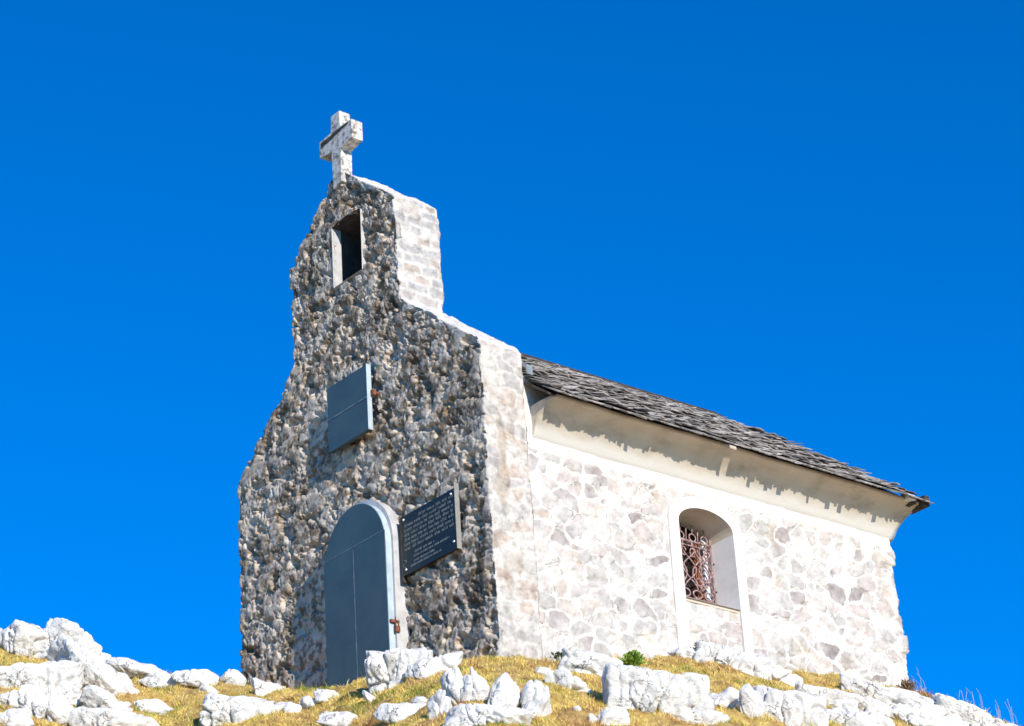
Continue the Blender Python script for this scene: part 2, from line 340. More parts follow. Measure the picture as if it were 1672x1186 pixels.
    edge = sstep(.02, .10, -(P[:,0] - np.interp(P[:,2], zr, xr)) + .14 * fbm(P * 8, 97, 4))[:, None]
    c2 = s * .75 * (1 - edge) + c * edge
    return np.where(isf, np.where((S == 0)[:, None], c2, c), s)
NX0, NX1, NZ0, NZ1 = -2.28, -1.775, 4.72, 5.46       # the bell niche
def niche_hole(P, S):
    top = NZ1 - .03 * ((P[:,0] - (NX0+NX1)/2) / .235) ** 2 + .015 * fbm(P * 12, 3, 2)
    return (S == 0) & (P[:,0] > NX0 + .012*fbm(P*15, 6, 2)) & (P[:,0] < NX1 + .02*fbm(P*15, 4, 2)) & (P[:,2] > NZ0 + .03*fbm(P*12, 9, 2)) & (P[:,2] < top)
zs = np.concatenate([np.arange(-1.2, -.4, .08), np.arange(-.4, 6.02, .0095)])
front = wall_tube('front_wall', zs, fx0, fx1, lambda z: 0., lambda z: .50 + .07 * float(sstep(3.9, 4.3, z)), (440, 46, 40, 30), front_disp, front_col, 'facade', chapel, niche_hole)
# niche lining: pale rim only as deep as the sun reaches, shade painted behind
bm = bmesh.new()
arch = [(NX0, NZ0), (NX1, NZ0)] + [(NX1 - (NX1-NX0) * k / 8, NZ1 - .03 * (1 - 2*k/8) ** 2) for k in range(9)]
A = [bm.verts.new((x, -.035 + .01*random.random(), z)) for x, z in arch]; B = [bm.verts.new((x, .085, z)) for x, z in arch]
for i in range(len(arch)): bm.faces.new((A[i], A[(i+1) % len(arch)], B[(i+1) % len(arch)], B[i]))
niche = bm_obj('bell_niche', bm, 'greyplaster', chapel); niche.data.materials.append(MT['niche_shade'])
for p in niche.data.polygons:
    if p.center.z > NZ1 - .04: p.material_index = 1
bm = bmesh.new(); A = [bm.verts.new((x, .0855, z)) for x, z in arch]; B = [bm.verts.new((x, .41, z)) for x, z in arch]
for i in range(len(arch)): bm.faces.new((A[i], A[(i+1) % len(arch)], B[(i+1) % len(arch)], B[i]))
bm_obj('inner_lining', bm, 'niche_shade', niche)
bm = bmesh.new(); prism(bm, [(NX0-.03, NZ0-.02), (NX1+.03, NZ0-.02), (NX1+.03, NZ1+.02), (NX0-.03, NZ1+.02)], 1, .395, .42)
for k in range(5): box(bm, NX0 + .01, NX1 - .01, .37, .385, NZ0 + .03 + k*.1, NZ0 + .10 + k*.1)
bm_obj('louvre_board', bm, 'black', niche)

# ---- cross
cx = -2.135
bm = bmesh.new()
out = [(-.075,5.86),(.075,5.90),(.075,6.30),(.29,6.32),(.29,6.55),(.075,6.55),(.08,6.76),(-.075,6.76),(-.075,6.55),(-.30,6.55),(-.30,6.35),(-.075,6.33)]
prism(bm, [(cx + a, b) for a, b in out], 1, -.045, .10)
cr = bm_obj('cross', bm, 'cross', chapel, bevel=.008)
bm = bmesh.new(); prism(bm, [(cx-.27, 6.46), (cx-.1, 6.47), (cx+.05, 6.50), (cx+.22, 6.52), (cx+.24, 6.54), (cx, 6.542), (cx-.1, 6.525), (cx-.26, 6.52)], 1, -.0485, -.046)
bm_obj('moss_stain', bm, 'darkwood', cr)

# ---- shutter plate on the facade
def sh(name, x0, x1, z0, z1, y0, y1, m, par, bev=.003): return boxobj(name, (x0, x1, y0, y1, z0, z1), m, par, bev)
shutter = sh('shutter', -2.33, -1.655, 2.84, 3.555, -.125, -.075, 'paint', chapel)
sh('seam', -2.33, -1.655, 3.188, 3.202, -.130, -.1255, 'seam', shutter, 0)
sh('lit_edge_strip', -1.6545, -1.648, 2.84, 3.56, -.128, -.072, 'paint_lit_edge', shutter, 0)
sh('bracket', -2.2, -1.8, 2.95, 3.45, -.0745, .02, 'darkwood', shutter)
bm = bmesh.new(); tube(bm, [(-1.66, -.06, 3.24), (-1.62, -.05, 3.25), (-1.59, -.02, 3.22)], .014); box(bm, -1.64, -1.60, -.09, -.05, 3.21, 3.27)
bm_obj('hinge', bm, 'rust', shutter, smooth=False)

# ---- door
def arch_poly(x0, x1, zb, zsp, zt, n=20):
    c, a = (x0+x1)/2, (x1-x0)/2
    return [(x0, zb), (x1, zb)] + [(c + a * math.cos(math.pi*k/n), zsp + (zt-zsp) * math.sin(math.pi*k/n)) for k in range(n+1)]
bm = bmesh.new(); prism(bm, arch_poly(-2.385, -1.335, -.5, 1.55, 2.125, 32), 1, -.125, .03)
surr = bm_obj('door_surround', bm, 'greyplaster', chapel, bevel=.006)
door = bpy.data.objects.new('door', None); SC.collection.objects.link(door); door.parent = chapel
bm = bmesh.new(); prism(bm, arch_poly(-2.368, -1.36, -.45, 1.52, 2.075, 32), 1, -.196, -.127)
bm_obj('door_frame', bm, 'paint_lit_edge', door, bevel=.002)
ap = arch_poly(-2.364, -1.364, 1.648, 1.66, 2.066, 32)
ap = [(x, z) for x, z in ap]
# top panel follows the same arch as the frame
ac, aa = -1.864, .500
top = [(ac - aa*.985, 1.648), (ac + aa*.985, 1.648)] + [(ac + aa * math.cos(t), 1.52 + .548 * math.sin(t)) for t in np.linspace(math.asin(.128/.548), math.pi - math.asin(.128/.548), 30)]
bm = bmesh.new(); prism(bm, top, 1, -.204, -.1965); bm_obj('arch_panel', bm, 'paint', door, bevel=.0015)
sh('door_leaf', -2.366, -1.881, -.44, 1.640, -.2035, -.1965, 'paint', door, .0015)
sh('seam', -2.364, -1.364, 1.6405, 1.6475, -.2062, -.1972, 'seam', door, 0)
leaf = sh('door_leaf', -1.873, -1.362, -.44, 1.640, -.2045, -.1965, 'paint', door, .0015)
sh('seam', -1.8805, -1.8735, -.3, 1.61, -.206, -.1972, 'seam', door, 0)
bm = bmesh.new(); box(bm, -1.3449, -1.337, -.13, -.06, .64, .76); box(bm, -1.359, -1.332, -.19, -.09, .695, .725); box(bm, -1.336, -1.312, -.15, -.10, .60, .66)
tube(bm, [(-1.325, -.125 + .02*math.cos(t), .665 + .045*math.sin(t)) for t in np.linspace(0, math.pi, 9)], .006)
bm_obj('latch', bm, 'rust', door)

# ---- plaque
plaque = sh('plaque', -1.275, -.438, 1.155, 1.765, -.065, -.035, 'plaque', chapel)
for x0, x1 in ((-1.300, -1.2755), (-.4375, -.428)): sh('shade_and_lit_strip', x0, x1, 1.10 if x0 < -1 else 1.15, 1.76 if x0 < -1 else 1.82, -.07, -.015, 'plaque_lit_edge' if x0 > -1 else 'darkwood', plaque, .002)  # dark left strip paints the tablet's cast shadow, pale right one its sunlit edge
sh('backing', -1.2, -.5, 1.2, 1.7, -.0345, .03, 'darkwood', plaque)
for x, z in ((-1.235, 1.725), (-.49, 1.72), (-.48, 1.235), (-1.225, 1.21)):
    bm = bmesh.new(); bmesh.ops.create_cone(bm, cap_ends=True, segments=10, radius1=.013, radius2=.010, depth=.008, matrix=Matrix.Translation((x, -.069, z)) @ Matrix.Rotation(R_(90), 4, 'X'))
    bm_obj('screw', bm, 'screw', plaque)
bm = bmesh.new(); rr = random.Random(5)
def scribble(x0, x1, z, h):
    """a line of worn, no longer legible engraved strokes"""
    x = x0
    while x < x1:
        wl = rr.uniform(.05, .13); xe = min(x + wl, x1)
        while x < xe:
            k = rr.random(); hh = h * (1. if k < .75 else 1.5); w = h * .3
            box(bm, x, x + .0035, -.0668, -.0652, z, z + hh)
            if k > .3: box(bm, x + .0035, x + w, -.0668, -.0652, z + (h - .004 if k > .6 else 0), z + (h if k > .6 else .004))
            if k < .5: box(bm, x + w, x + w + .0032, -.0668, -.0652, z, z + h)
            x += h * .62
        x += h * .9
for i, (a, b) in enumerate([(-.80, -.47), (-1.22, -.47), (-1.23, -.47), (-1.23, -.47), (-1.23, -.47), (-1.23, -.48), (-1.23, -.47)]):
    scribble(a if i else -1.0, b, 1.685 - i * .048, .023)
scribble(-1.08, -.78, 1.335, .020); scribble(-1.10, -.55, 1.295, .018); scribble(-1.10, -.78, 1.248, .018); scribble(-1.15, -.68, 1.21, .018)
tube(bm, [(-1.24 + .03*math.sin(t*1.4), -.067, 1.20 + t*.016) for t in range(8)], .003, 4)
bm_obj('inscription', bm, 'letters', plaque)

# ---- nave walls (side wall to the right, back and far side)
WY0, WY1, WZ0, WSP, WTOP, WX = 2.41, 3.145, 1.01, 1.82, 2.01, -.40
def nave_disp(P, S):
    w = fbm(P * 2.1, 105, 3); w2 = fbm(P * 2.1 + 9, 115, 3); u, v = stone_uv(P, S)
    f1, f2, ha, hb = voro((u + .10*w) / .25, (v + .10*w2) / .175, 103)
    d = .026 * sstep(.02, .25, f2 - f1) * (ha - .35) + .03 * fbm(P * 3, 131, 3) + .028 * fbm(P * 13, 141, 4, .6)
    cor = np.exp(-np.abs(P[:,1] - 5.5) / .12) * ((S == 1) | (S == 2))
    d += cor * .06 * (voro(u * 0 + .5, P[:,2] / .2 + .2*w, 9)[2] - .4)
    # render band under the cove
    d *= 1 - .8 * sstep(2.12, 2.2, P[:,2])
    # stay clean round the window
    nb = (S == 1) * (1 - sstep(.16, .3, np.maximum(np.abs(P[:,1] - 2.77) - .35, 0))) * (P[:,2] > .8)
    rec = (S == 1) & (P[:,1] > WY0) & (P[:,1] < WY1) & (P[:,2] < WZ0)
    return d * (1 - .6 * nb) - .012 * rec
def nave_col(P, S):
    w = fbm(P * 2.1, 105, 3); w2 = fbm(P * 2.1 + 9, 115, 3); u, v = stone_uv(P, S)
    ww = .03 * fbm(P * 9, 107, 3)
    f1, f2, ha, hb = voro((u + .10*w) / .25 + ww*5, (v + .10*w2) / .175 + ww*4 + .12 * fbm(P*16, 118, 2), 103)
    pal = np.array([.86,.83,.80]) * np.array([[.50,.48,.46],[.54,.51,.48],[.60,.54,.49],[.54,.53,.50],[.44,.40,.39],[.60,.57,.53],[.57,.51,.48],[.33,.29,.28]])
    c = pal[(hb * 7.99).astype(int)] * (1 + .22 * fbm(P * 11, 108, 4))[:, None]
    thr = .11 + .10 * rnd((hb*999).astype(int), (ha*999).astype(int), (ha*0).astype(int), 4)
    m = sstep(thr, thr + .07, f2 - f1 + .1 * fbm(P * 12, 109, 3)) * sstep(.08, .2, ha)
    lime = np.array([.72,.685,.63]) * (1 + .2 * fbm(P * 5, 111, 3))[:, None]
    smear = sstep(.0, .45, fbm(P * 2.4, 113, 4) + .12)                             # limewash smeared over the stones
    sm = fbm(P * 17, 121, 3); g1, g2, ga, gb = voro((u + .08*w2) / .13 + ww*6, (v + .08*w) / .085 + ww*4, 153)
    m2 = sstep(.12, .26, g2 - g1 + .1 * sm) * (ga > .62) * (1 - m); c2 = pal[(gb * 7.99).astype(int)]
    c = c * m[:, None] + c2 * (1 - m)[:, None]; m = np.clip(m + m2 * .8, 0, 1)
    m = m * (.88 + .3 * sm)
    m = m * (1 - .52 * smear) * (1 - sstep(2.13, 2.2, P[:,2] + .04 * w))
    c = lime * (1 - m[:, None]) + c * m[:, None]
    # dark thin cracks beside some stones
    cr = (1 - sstep(.0, .05, np.abs(f2 - f1 - .12 + .06 * sm))) * sstep(.06, .2, fbm(P * 4.3, 117, 3)) * (P[:,2] < 2.15); c = c * (1 - .60 * cr[:, None] * np.array([.85, .95, 1.]))
    rim_ = (1 - sstep(.0, .035, np.abs(f2 - f1 + .1 * fbm(P * 12, 109, 3) - thr - .03))) * sstep(-.1, .15, fbm(P * 2.7, 127, 3)); c = c * (1 - .22 * rim_[:, None] * np.array([.8, .9, 1.]))
    gr = sstep(.1, .3, fbm(P * 7, 123, 5, .65)); c = c * (1 - .16 * gr[:, None])
    blot = sstep(.26, .36, fbm(P * 3.4, 119, 2)); c = c * (1 - .10 * blot[:, None] * np.array([.0, .6, 1.2]))
    return c
def win_hole(P, S):
    c, a = (WY0+WY1)/2, (WY1-WY0)/2
    top = WSP + (WTOP - WSP) * np.sqrt(np.clip(1 - ((P[:,1]-c)/a) ** 2, 0, 1))
    return (S == 1) & (P[:,1] > WY0 - .005) & (P[:,1] < WY1 + .005) & (P[:,2] > WZ0) & (P[:,2] < top + .005)
zs = np.arange(-.9, 2.93, .0095)
nave = wall_tube('nave_wall', zs, lambda z: -4.12, lambda z: -.03 + .0, lambda z: .45, lambda z: 5.5 + .04 * (1 - z / 2.3), (60, 620, 120, 60), nave_disp, nave_col, 'lime', chapel, win_hole)
bm = bmesh.new(); prism(bm, [(-4.1, 2.9), (-.05, 2.9), (-2.07, 4.42)], 1, 5.15, 5.3); bm_obj('back_gable', bm, 'plaster', chapel)

# ---- window
window = bpy.data.objects.new('window', None); SC.collection.objects.link(window); window.parent = chapel
n = 16; c_, a_ = (WY0+WY1)/2, (WY1-WY0)/2
arc = [(c_ + a_ * math.cos(math.pi*k/n), WSP + (WTOP-WSP) * math.sin(math.pi*k/n)) for k in range(n+1)]      # right spring -> left spring
inner = [(y - .04 * (1 if y > c_ else -1) * (abs(y-c_)/a_), z - .03) for y, z in arc]
bm = bmesh.new()
lo = [(WY1, WZ0)] + arc + [(WY0, WZ0)]; li = [(WY1 - .04, WZ0 + .06)] + inner + [(WY0 + .04, WZ0 + .06)]
xo = -.008
A = [bm.verts.new((xo, y, z)) for y, z in lo]; B = [bm.verts.new((WX, y, z)) for y, z in li]
for i in range(len(lo)): bm.faces.new((A[i], B[i], B[(i+1) % len(lo)], A[(i+1) % len(lo)]))
ff = bm.faces[:] ; rev = bm_obj('reveal', bm, 'plaster', window)
rev.data.materials.append(MT['sill_shaded_soffit'])
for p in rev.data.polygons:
    if p.center.z > WSP and abs(p.center.y - c_) < a_ * .97: p.material_index = 1  # arch soffit gets a darker tan than the jambs to paint in its shade
# flat plaster band round the opening, running down both sides to the ground
bm = bmesh.new()
oa = [(c_ + (a_+.13) * math.cos(math.pi*k/n), WSP + .02 + (WTOP-WSP+.10) * math.sin(math.pi*k/n)) for k in range(n+1)]
outer = [(WY1+.12, -.3)] + oa + [(WY0-.17, -.3)]; innr = [(WY1, -.3)] + arc + [(WY0, -.3)]
for x, flip in ((-.010, 0),):
    A = [bm.verts.new((x, y, z)) for y, z in outer]; B = [bm.verts.new((x, y, z)) for y, z in innr]
    A2 = [bm.verts.new((-.045, y, z)) for y, z in outer]; B2 = [bm.verts.new((-.045, y, z)) for y, z in innr]
    for i in range(len(outer)-1):
        bm.faces.new((A[i], A[i+1], B[i+1], B[i])); bm.faces.new((A[i], A2[i], A2[i+1], A[i+1])); bm.faces.new((B[i], B[i+1], B2[i+1], B2[i]))
bm_obj('plaster_surround', bm, 'plaster', window)
boxobj('sill', (-.39, -.032, WY0+.002, WY1-.002, WZ0-.03, WZ0+.006), 'sill_shaded_soffit', window, .004)
# casement deep in the reveal
bm = bmesh.new(); box(bm, WX-.03, WX-.02, WY0-.02, WY1+.02, WZ0, WTOP+.02); bm_obj('pane', bm, 'glass', window)
bm = bmesh.new()
for y in (2.47, 2.77): box(bm, WX-.019, WX+.01, y-.02, y+.02, WZ0+.05, 1.86)
box(bm, WX-.019, WX+.012, 2.45, 3.05, WZ0+.06, WZ0+.11); box(bm, WX-.019, WX+.012, 2.45, 3.05, 1.80, 1.84)
fr = bm_obj('casement', bm, 'darkwood', window)
boxobj('sash', (WX-.019, WX+.03, 2.93, 3.02, WZ0+.08, 1.80), 'orangewood', window, .003)
boxobj('frame_post', (WX-.019, WX+.04, 3.045, 3.10, WZ0+.05, 1.88), 'whitewood', window, .003)
# wrought-iron grille
bm = bmesh.new(); gx = -.30; r = .0095
gy0, gy1, gz0, gz1 = 2.46, 3.095, 1.16, 1.78
tube(bm, [(gx, gy0, gz0), (gx, gy1, gz0)], r); tube(bm, [(gx, gy0, gz1), (gx, gy1, gz1)], r*1.5); tube(bm, [(gx, gy0, gz1-.05), (gx, gy1, gz1-.05)], r)
for y in (gy0, gy1): tube(bm, [(gx, y, gz0), (gx, y, gz1+.08)], r*1.1)
def circ(y, z, a, b, t0=0, t1=360, n=18): return [(gx, y + a*math.cos(R_(t0+(t1-t0)*k/n)), z + b*math.sin(R_(t0+(t1-t0)*k/n))) for k in range(n+1)]
for k in range(4):
    yc = gy0 + (k + .5) * (gy1-gy0) / 4
    tube(bm, circ(yc, gz1+.045, .045, .04, 0, 360), r*.8)
    tube(bm, [(gx, yc, gz1+.08), (gx+.01, yc, gz1+.17)], r*.7)
    tube(bm, [(gx, yc+.07, gz1), (gx, yc+.08, gz1+.14)], r*.7)
    tube(bm, circ(yc, gz0+.055, .06, .042), r*.9)
for k in range(2):
    yc = gy0 + (k + .5) * (gy1-gy0) / 2; hw = .12
    for s in (-1, 1):
        tube(bm, [(gx, yc + s*hw*math.sin(t*math.pi/9)*(1 if t < 9 else .8), gz0 + .11 + t*.036) for t in range(15)], r*.9)
        tube(bm, circ(yc + s*.045, gz0+.19, .035, .04, 0, 330), r*.8)
        tube(bm, circ(yc + s*.10, gz1-.12, .03, .045, 0, 300), r*.8)
    tube(bm, [(gx, yc, gz0+.1), (gx, yc, gz1-.05)], r*.7)
for k in range(3):
    yc = gy0 + (k + .5) * (gy1-gy0) / 3
    for s in (-1, 1): tube(bm, [(gx+.006, yc + s*.09*math.cos(t*math.pi/6), gz0 + .10 + t*.037) for t in range(13)], r*.75)
gr = bm_obj('window_grille', bm, 'iron', window, smooth=True)
for z in (1.28, 1.58):
    bm = bmesh.new(); tube(bm, [(gx, gy1, z), (gx+.015, gy1+.03, z+.012)], .009); bm_obj('grille_bracket', bm, 'darkwood', gr)

# ---- cove cornice under the eaves
prof = [(-.06, 2.26), (-.03, 2.28), (-.002, 2.32), (.030, 2.375), (.075, 2.43), (.135, 2.49), (.21, 2.54), (.30, 2.575), (.33, 2.58), (.33, 2.61), (-.05, 2.61)]
ys = np.concatenate([[.60, .61, .64], np.linspace(.70, 5.45, 90), [5.5]]); V = []; n = len(prof)
for i, y in enumerate(ys):
    k = 1 if i > 2 else (.45, .8, .97)[i]
    for x, z in prof:
        ye = y + (.06 + .5 * max(x, 0)) * sstep(5.2, 5.5, np.array(y))
        V.append((x * k if x > 0 else x, ye, z + .004 * math.sin(y * 3.1)))
V = np.array(V, float); V[:, 0] += .012 * fbm(V * 3, 7, 3)
i = np.arange(len(ys)-1)[:, None]*n; j = np.arange(n)[None, :]; j2 = (j+1) % n
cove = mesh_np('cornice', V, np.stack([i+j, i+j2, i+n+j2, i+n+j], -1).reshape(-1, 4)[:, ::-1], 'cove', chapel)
bm = bmesh.new(); bm.from_mesh(cove.data); bm.verts.ensure_lookup_table()
bm.faces.new([bm.verts[k] for k in range(n)]); bm.faces.new([bm.verts[len(ys)*n - 1 - k] for k in range(n)]); bmesh.ops.recalc_face_normals(bm, faces=bm.faces[:]); bm.to_mesh(cove.data); bm.free()

# ---- roof: boarded slab plus individually laid split shingles
roof = bpy.data.objects.new('roof', None); SC.collection.objects.link(roof); roof.parent = chapel
RX, RZ, SLP = -2.07, 4.43, .755
def rz(x): return RZ - abs(x - RX) * SLP
bm = bmesh.new()
ex = .31
pr = [(RX, RZ-.02), (ex, rz(ex)-.02), (ex, rz(ex)-.04), (RX, RZ-.10), (2*RX-ex, rz(ex)-.04), (2*RX-ex, rz(ex)-.02)]
prism(bm, pr, 1, .53, 5.40)
bm_obj('roof_boarding', bm, 'darkwood', roof)
rg = np.random.default_rng(11)
def shingles(side):
    th = math.atan(SLP); L = (.44 - RX) / math.cos(th)
    VV, FF, CC = [], [], []
    rows = 18; expo = L / rows; nv = 0
    dirn = np.array([math.cos(th) * side, 0, -math.sin(th)]); nrm = np.array([math.sin(th) * side, 0, math.cos(th)]); top = np.array([RX, 0, RZ])
    for r_ in range(rows):
        y = .54 + rg.uniform(0, .03)
        while True:
            ymax = 5.16 + .50 * (r_ + 1) / rows + rg.uniform(-.02, .03)
            if y > ymax: break
            w = rg.uniform(.05, .12) if r_ < rows-1 else rg.uniform(.02, .07)
            low = (r_ + 1) * expo + rg.normal(0, .014) + (rg.uniform(.0, .04) if rg.random() < .12 else 0)
            if r_ == rows-1: low = L - .012 + rg.normal(0, .008) if rg.random() < .9 else L + .03
            if side > 0 and r_ == rows-1 and (2.86 < y < 2.93): y += .05; continue
            hi = max(low - expo * rg.uniform(1.5, 1.9), 0)
            eav = r_ == rows-1; lift = rg.uniform(.018, .027) if eav else rg.uniform(.024, .06) + (rg.uniform(.01, .035) if rg.random() < (.03 if eav else .25) else 0); base = rg.uniform(0, .008)
            if r_ < 4: lift = min(lift, .035)
            t = rg.uniform(.008, .015); tw = rg.normal(0, .0035 if eav else .007); sk = rg.normal(0, .01)
            for a, h in ((hi, base), (low, lift)):
                for q in (0, 1):
                    for k in (0, 1):
                        p = top + dirn * (a + (sk if q else 0)) + nrm * (h + k*t + (tw if q else -tw) * (1 if a == low else .2)) + np.array([0, y + q * (w + (.006 if eav else -.006)), 0])
                        VV.append(p)
            b = nv
            # verts: hi(q0k0,q0k1,q1k0,q1k1) low(...)
            FF += [[b+0,b+4,b+5,b+1],[b+2,b+3,b+7,b+6],[b+1,b+5,b+7,b+3],[b+0,b+2,b+6,b+4],[b+4,b+6,b+7,b+5],[b+0,b+1,b+3,b+2]]
            g = rg.uniform(.11, .44); tint = np.array([1.10, 1., .92]) if rg.random() < .82 else np.array([1.15, .98, .87]); CC += [g * tint] * 8
            nv += 8; y += w
    return VV, FF, CC
for side in (1, -1):
    VV, FF, CC = shingles(side)
    o = mesh_np('shingle_slope', np.array(VV), np.array(FF), 'shingle', roof, np.array(CC), smooth=False)
    bm = bmesh.new(); bm.from_mesh(o.data); bmesh.ops.recalc_face_normals(bm, faces=bm.faces[:]); bm.to_mesh(o.data); bm.free()
bm = bmesh.new()
for y in np.arange(.56, 5.1, .42):
    for s in (1, -1): 
        a = [(RX - .01*s, RZ + .045), (RX + .10*s, RZ - .03), (RX + .10*s, RZ - .015), (RX - .01*s, RZ + .06)]
        prism(bm, a, 1, y, y + .415)
bm_obj('ridge_board', bm, 'darkwood', roof)
bm = bmesh.new(); box(bm, .16, .41, 5.64, 5.71, 2.535, 2.65); box(bm, .25, .35, 5.50, 5.56, 2.55, 2.575)
bm_obj('fascia', bm, 'darkwood', roof)
bm = bmesh.new(); prism(bm, [(.28, 2.575), (.40, 2.57), (.38, 2.63), (.28, 2.66)], 1, 5.42, 5.52)
bm_obj('rafter_end', bm, 'whitewood', roof)
bm = bmesh.new()
prism(bm, [(.05, 2.98), (.06, 2.90), (.07, 2.90), (.065, 3.0), (-.30, 3.26), (-1.0, 3.79), (-1.0, 3.77), (-.30, 3.24)], 1, .50, .575)
bm_obj('flashing', bm, 'flash', roof)

# ================================================================== THE GROUND
FH = np.array([-0.7596914, 0.65028377]); SH = np.array([0.65028377, 0.7596914])
RIM = np.array([(-40,25.5,-6),(-12,25.6,1.1),(-8,25.6,1.7),(-6.35,25.54,1.66),(-5.39,25.44,1.46),(-4.9,25.37,1.30),(-4.24,25.32,1.05),(-3.87,25.29,.97),(-3.49,25.25,.88),(-2.78,24.43,.50),(-1.93,23.44,.05),(-1.5,22.94,-.09),(-1.02,22.40,-.158),
 (-.57,21.96,-.29),(-.2,21.89,-.33),(.17,22.12,-.273),(.72,22.58,-.147),(1.3,23.07,.03),(1.6,23.33,.12),(1.96,23.63,.16),(2.44,24.05,.149),(3.15,24.65,.22),(3.68,25.1,.25),(4.21,25.56,.23),(4.57,25.6,.06),(4.86,25.6,-.11),(5.58,25.6,-.52),(8,25.8,-1.8),(14,26,-4),(40,26,-14)])
def terrain(s, d):
    dr = np.interp(s, RIM[:,0], RIM[:,1]); zrm = np.interp(s, RIM[:,0], RIM[:,2])
    e = dr - d                                   # > 0 on the camera's side of the rim
    front = zrm - .60 * np.minimum(e, 2.8) - .385 * np.clip(e - 2.8, 0, 1e9)
    back = zrm + .03 * np.minimum(-e, 6) - .5 * np.clip(-e - 8, 0, 1e9)
    k = .12
    z = np.where(e > 0, front, back)
    z = z - .05 * np.exp(-(e / .35) ** 2)       # round the rim over
    z = z - .35 * np.clip(np.abs(s) - 9, 0, 1e9) * (np.abs(s) > 9)
    P = np.stack([s, d, z * 0], -1).reshape(-1, 3)
    near = np.exp(-np.clip(np.abs(e) - 5, 0, 1e9).reshape(-1) / 20)
    nz = .10 * fbm(P * 1.1, 201, 3) + .09 * fbm(P * 3.6, 203, 3) + .03 * fbm(P * 11, 204, 3) + 2.5 * fbm(P * .04, 207, 6, .6) * (1 - near)
    z = np.asarray(z).reshape(-1) + nz
    return np.maximum(z, -90 + 6 * fbm(P * .01, 9, 3)).reshape(np.shape(s))
def sd2w(s, d): return CAM[0] + s*SH[0] + d*FH[0], CAM[1] + s*SH[1] + d*FH[1]
gs = np.concatenate([-np.geomspace(700, 9, 50), np.arange(-8.9, 8.9, .055), np.geomspace(9, 700, 50)])
gd = np.concatenate([-np.geomspace(700, 1, 40), np.linspace(0, 18.5, 40), np.arange(18.6, 28, .055), np.linspace(28.2, 40, 40), np.geomspace(42, 900, 40)])
Sg, Dg = np.meshgrid(gs, gd, indexing='ij'); Zg = terrain(Sg, Dg)
X, Y = sd2w(Sg, Dg); V = np.stack([X, Y, Zg], -1).reshape(-1, 3); nd = len(gd)
i = np.arange(len(gs)-1)[:, None]*nd; j = np.arange(nd-1)[None, :]
ground = mesh_np('ground', V, np.stack([i+j, i+nd+j, i+nd+j+1, i+j+1], -1).reshape(-1, 4), 'soil', None, np.repeat(sstep(3.5, 9, (fbm(np.stack([Sg.ravel(), Dg.ravel(), 0*Sg.ravel()], -1) * .7, 55, 4) * 5).reshape(Sg.shape) + np.maximum(np.interp(Sg, RIM[:,0], RIM[:,1]) - Dg, np.abs(Sg) - 5)).reshape(-1, 1), 3, 1))
tag(ground, kind='structure')

def ray(px, py): v = (px-W0/2)*RV - (py-H0/2)*UV + F0*FV; return v / (v[:2] @ FH)
def hit(px, py):
    """first point of the hillside seen along a ray; None above the skyline"""
    v = ray(px, py); ds = np.arange(19.5, 26.5, .03); P = CAM + ds[:, None]*v
    s = (P[:, :2] - CAM[:2]) @ SH; z = terrain(s, ds); b = np.nonzero(P[:, 2] < z)[0]
    return None if len(b) == 0 else (P[b[0]], ds[b[0]])

# ---- rocks
ico = {}
def icos(n):
    if n not in ico:
        bm = bmesh.new(); bmesh.ops.create_icosphere(bm, subdivisions=n, radius=1)
        ico[n] = (np.array([v.co[:] for v in bm.verts]), np.array([[v.index for v in f.verts] for f in bm.faces])); bm.free()
    return ico[n]
def rock_mesh(rad, seed, sub, flut=0., block=False, calm=1.):
    N, Fc = icos(sub); g = np.random.default_rng(seed)
    K = 24; A = g.normal(size=(K, 3)); A /= np.linalg.norm(A, axis=1)[:, None]; D = g.uniform(.58, .95, K)
    if block: A = np.vstack([A[:7], np.eye(3), -np.eye(3)]) + g.normal(size=(13, 3)) * .06; A /= np.linalg.norm(A, axis=1)[:, None]; D = np.concatenate([g.uniform(.85, 1.05, 7), np.full(6, .70)])
    q = np.maximum(N @ A.T, 1e-3) / D; r = 1 / (np.sum(np.maximum(q, 0) ** 26, 1) ** (1/26.)); r = np.minimum(r, 1.25)
    P = N * r[:, None]
    d0 = 0; P = P * (1 + .16 * fbm(N * 1.3 + seed, seed, 3))[:, None]
    ext = (P.max(0) - P.min(0)) / 2; P = (P - (P.max(0) + P.min(0)) / 2) / ext * rad
    m = min(rad[0], rad[2]); sc = 1.0
    nrm = N / np.linalg.norm(N / np.array(rad), axis=1)[:, None]; nrm = N
    W = P + seed * 3.7
    warp = W + .08 * np.stack([fbm(W*3, 1, 2), fbm(W*3, 2, 2), fbm(W*3, 3, 2)], -1)
    kar = np.abs(perlin(warp * np.array([7., 7., 2.2]), seed + 31)); d = -min(.035, m*.16) * (1 - sstep(0, .12, kar)) + calm * min(.08, m*.28) * fbm(warp * 3.8, seed + 5, 6, .6) + min(.08, m*.4) * (fbm(warp * 4.2, seed + 9, 4, .6, True) - .32)
    cr = np.abs(perlin(warp * np.array([3.2, 3.2, 1.7]), seed + 21)); d -= min(.07, m*.3) * (1 - sstep(.0, .07, cr))
    if flut: d += flut * np.sin(P[:, 0] * 40 + 3 * fbm(P * 4, 2, 2)) * sstep(-.4, .6, P[:, 2] / rad[2])
    return P + nrm * d[:, None], Fc
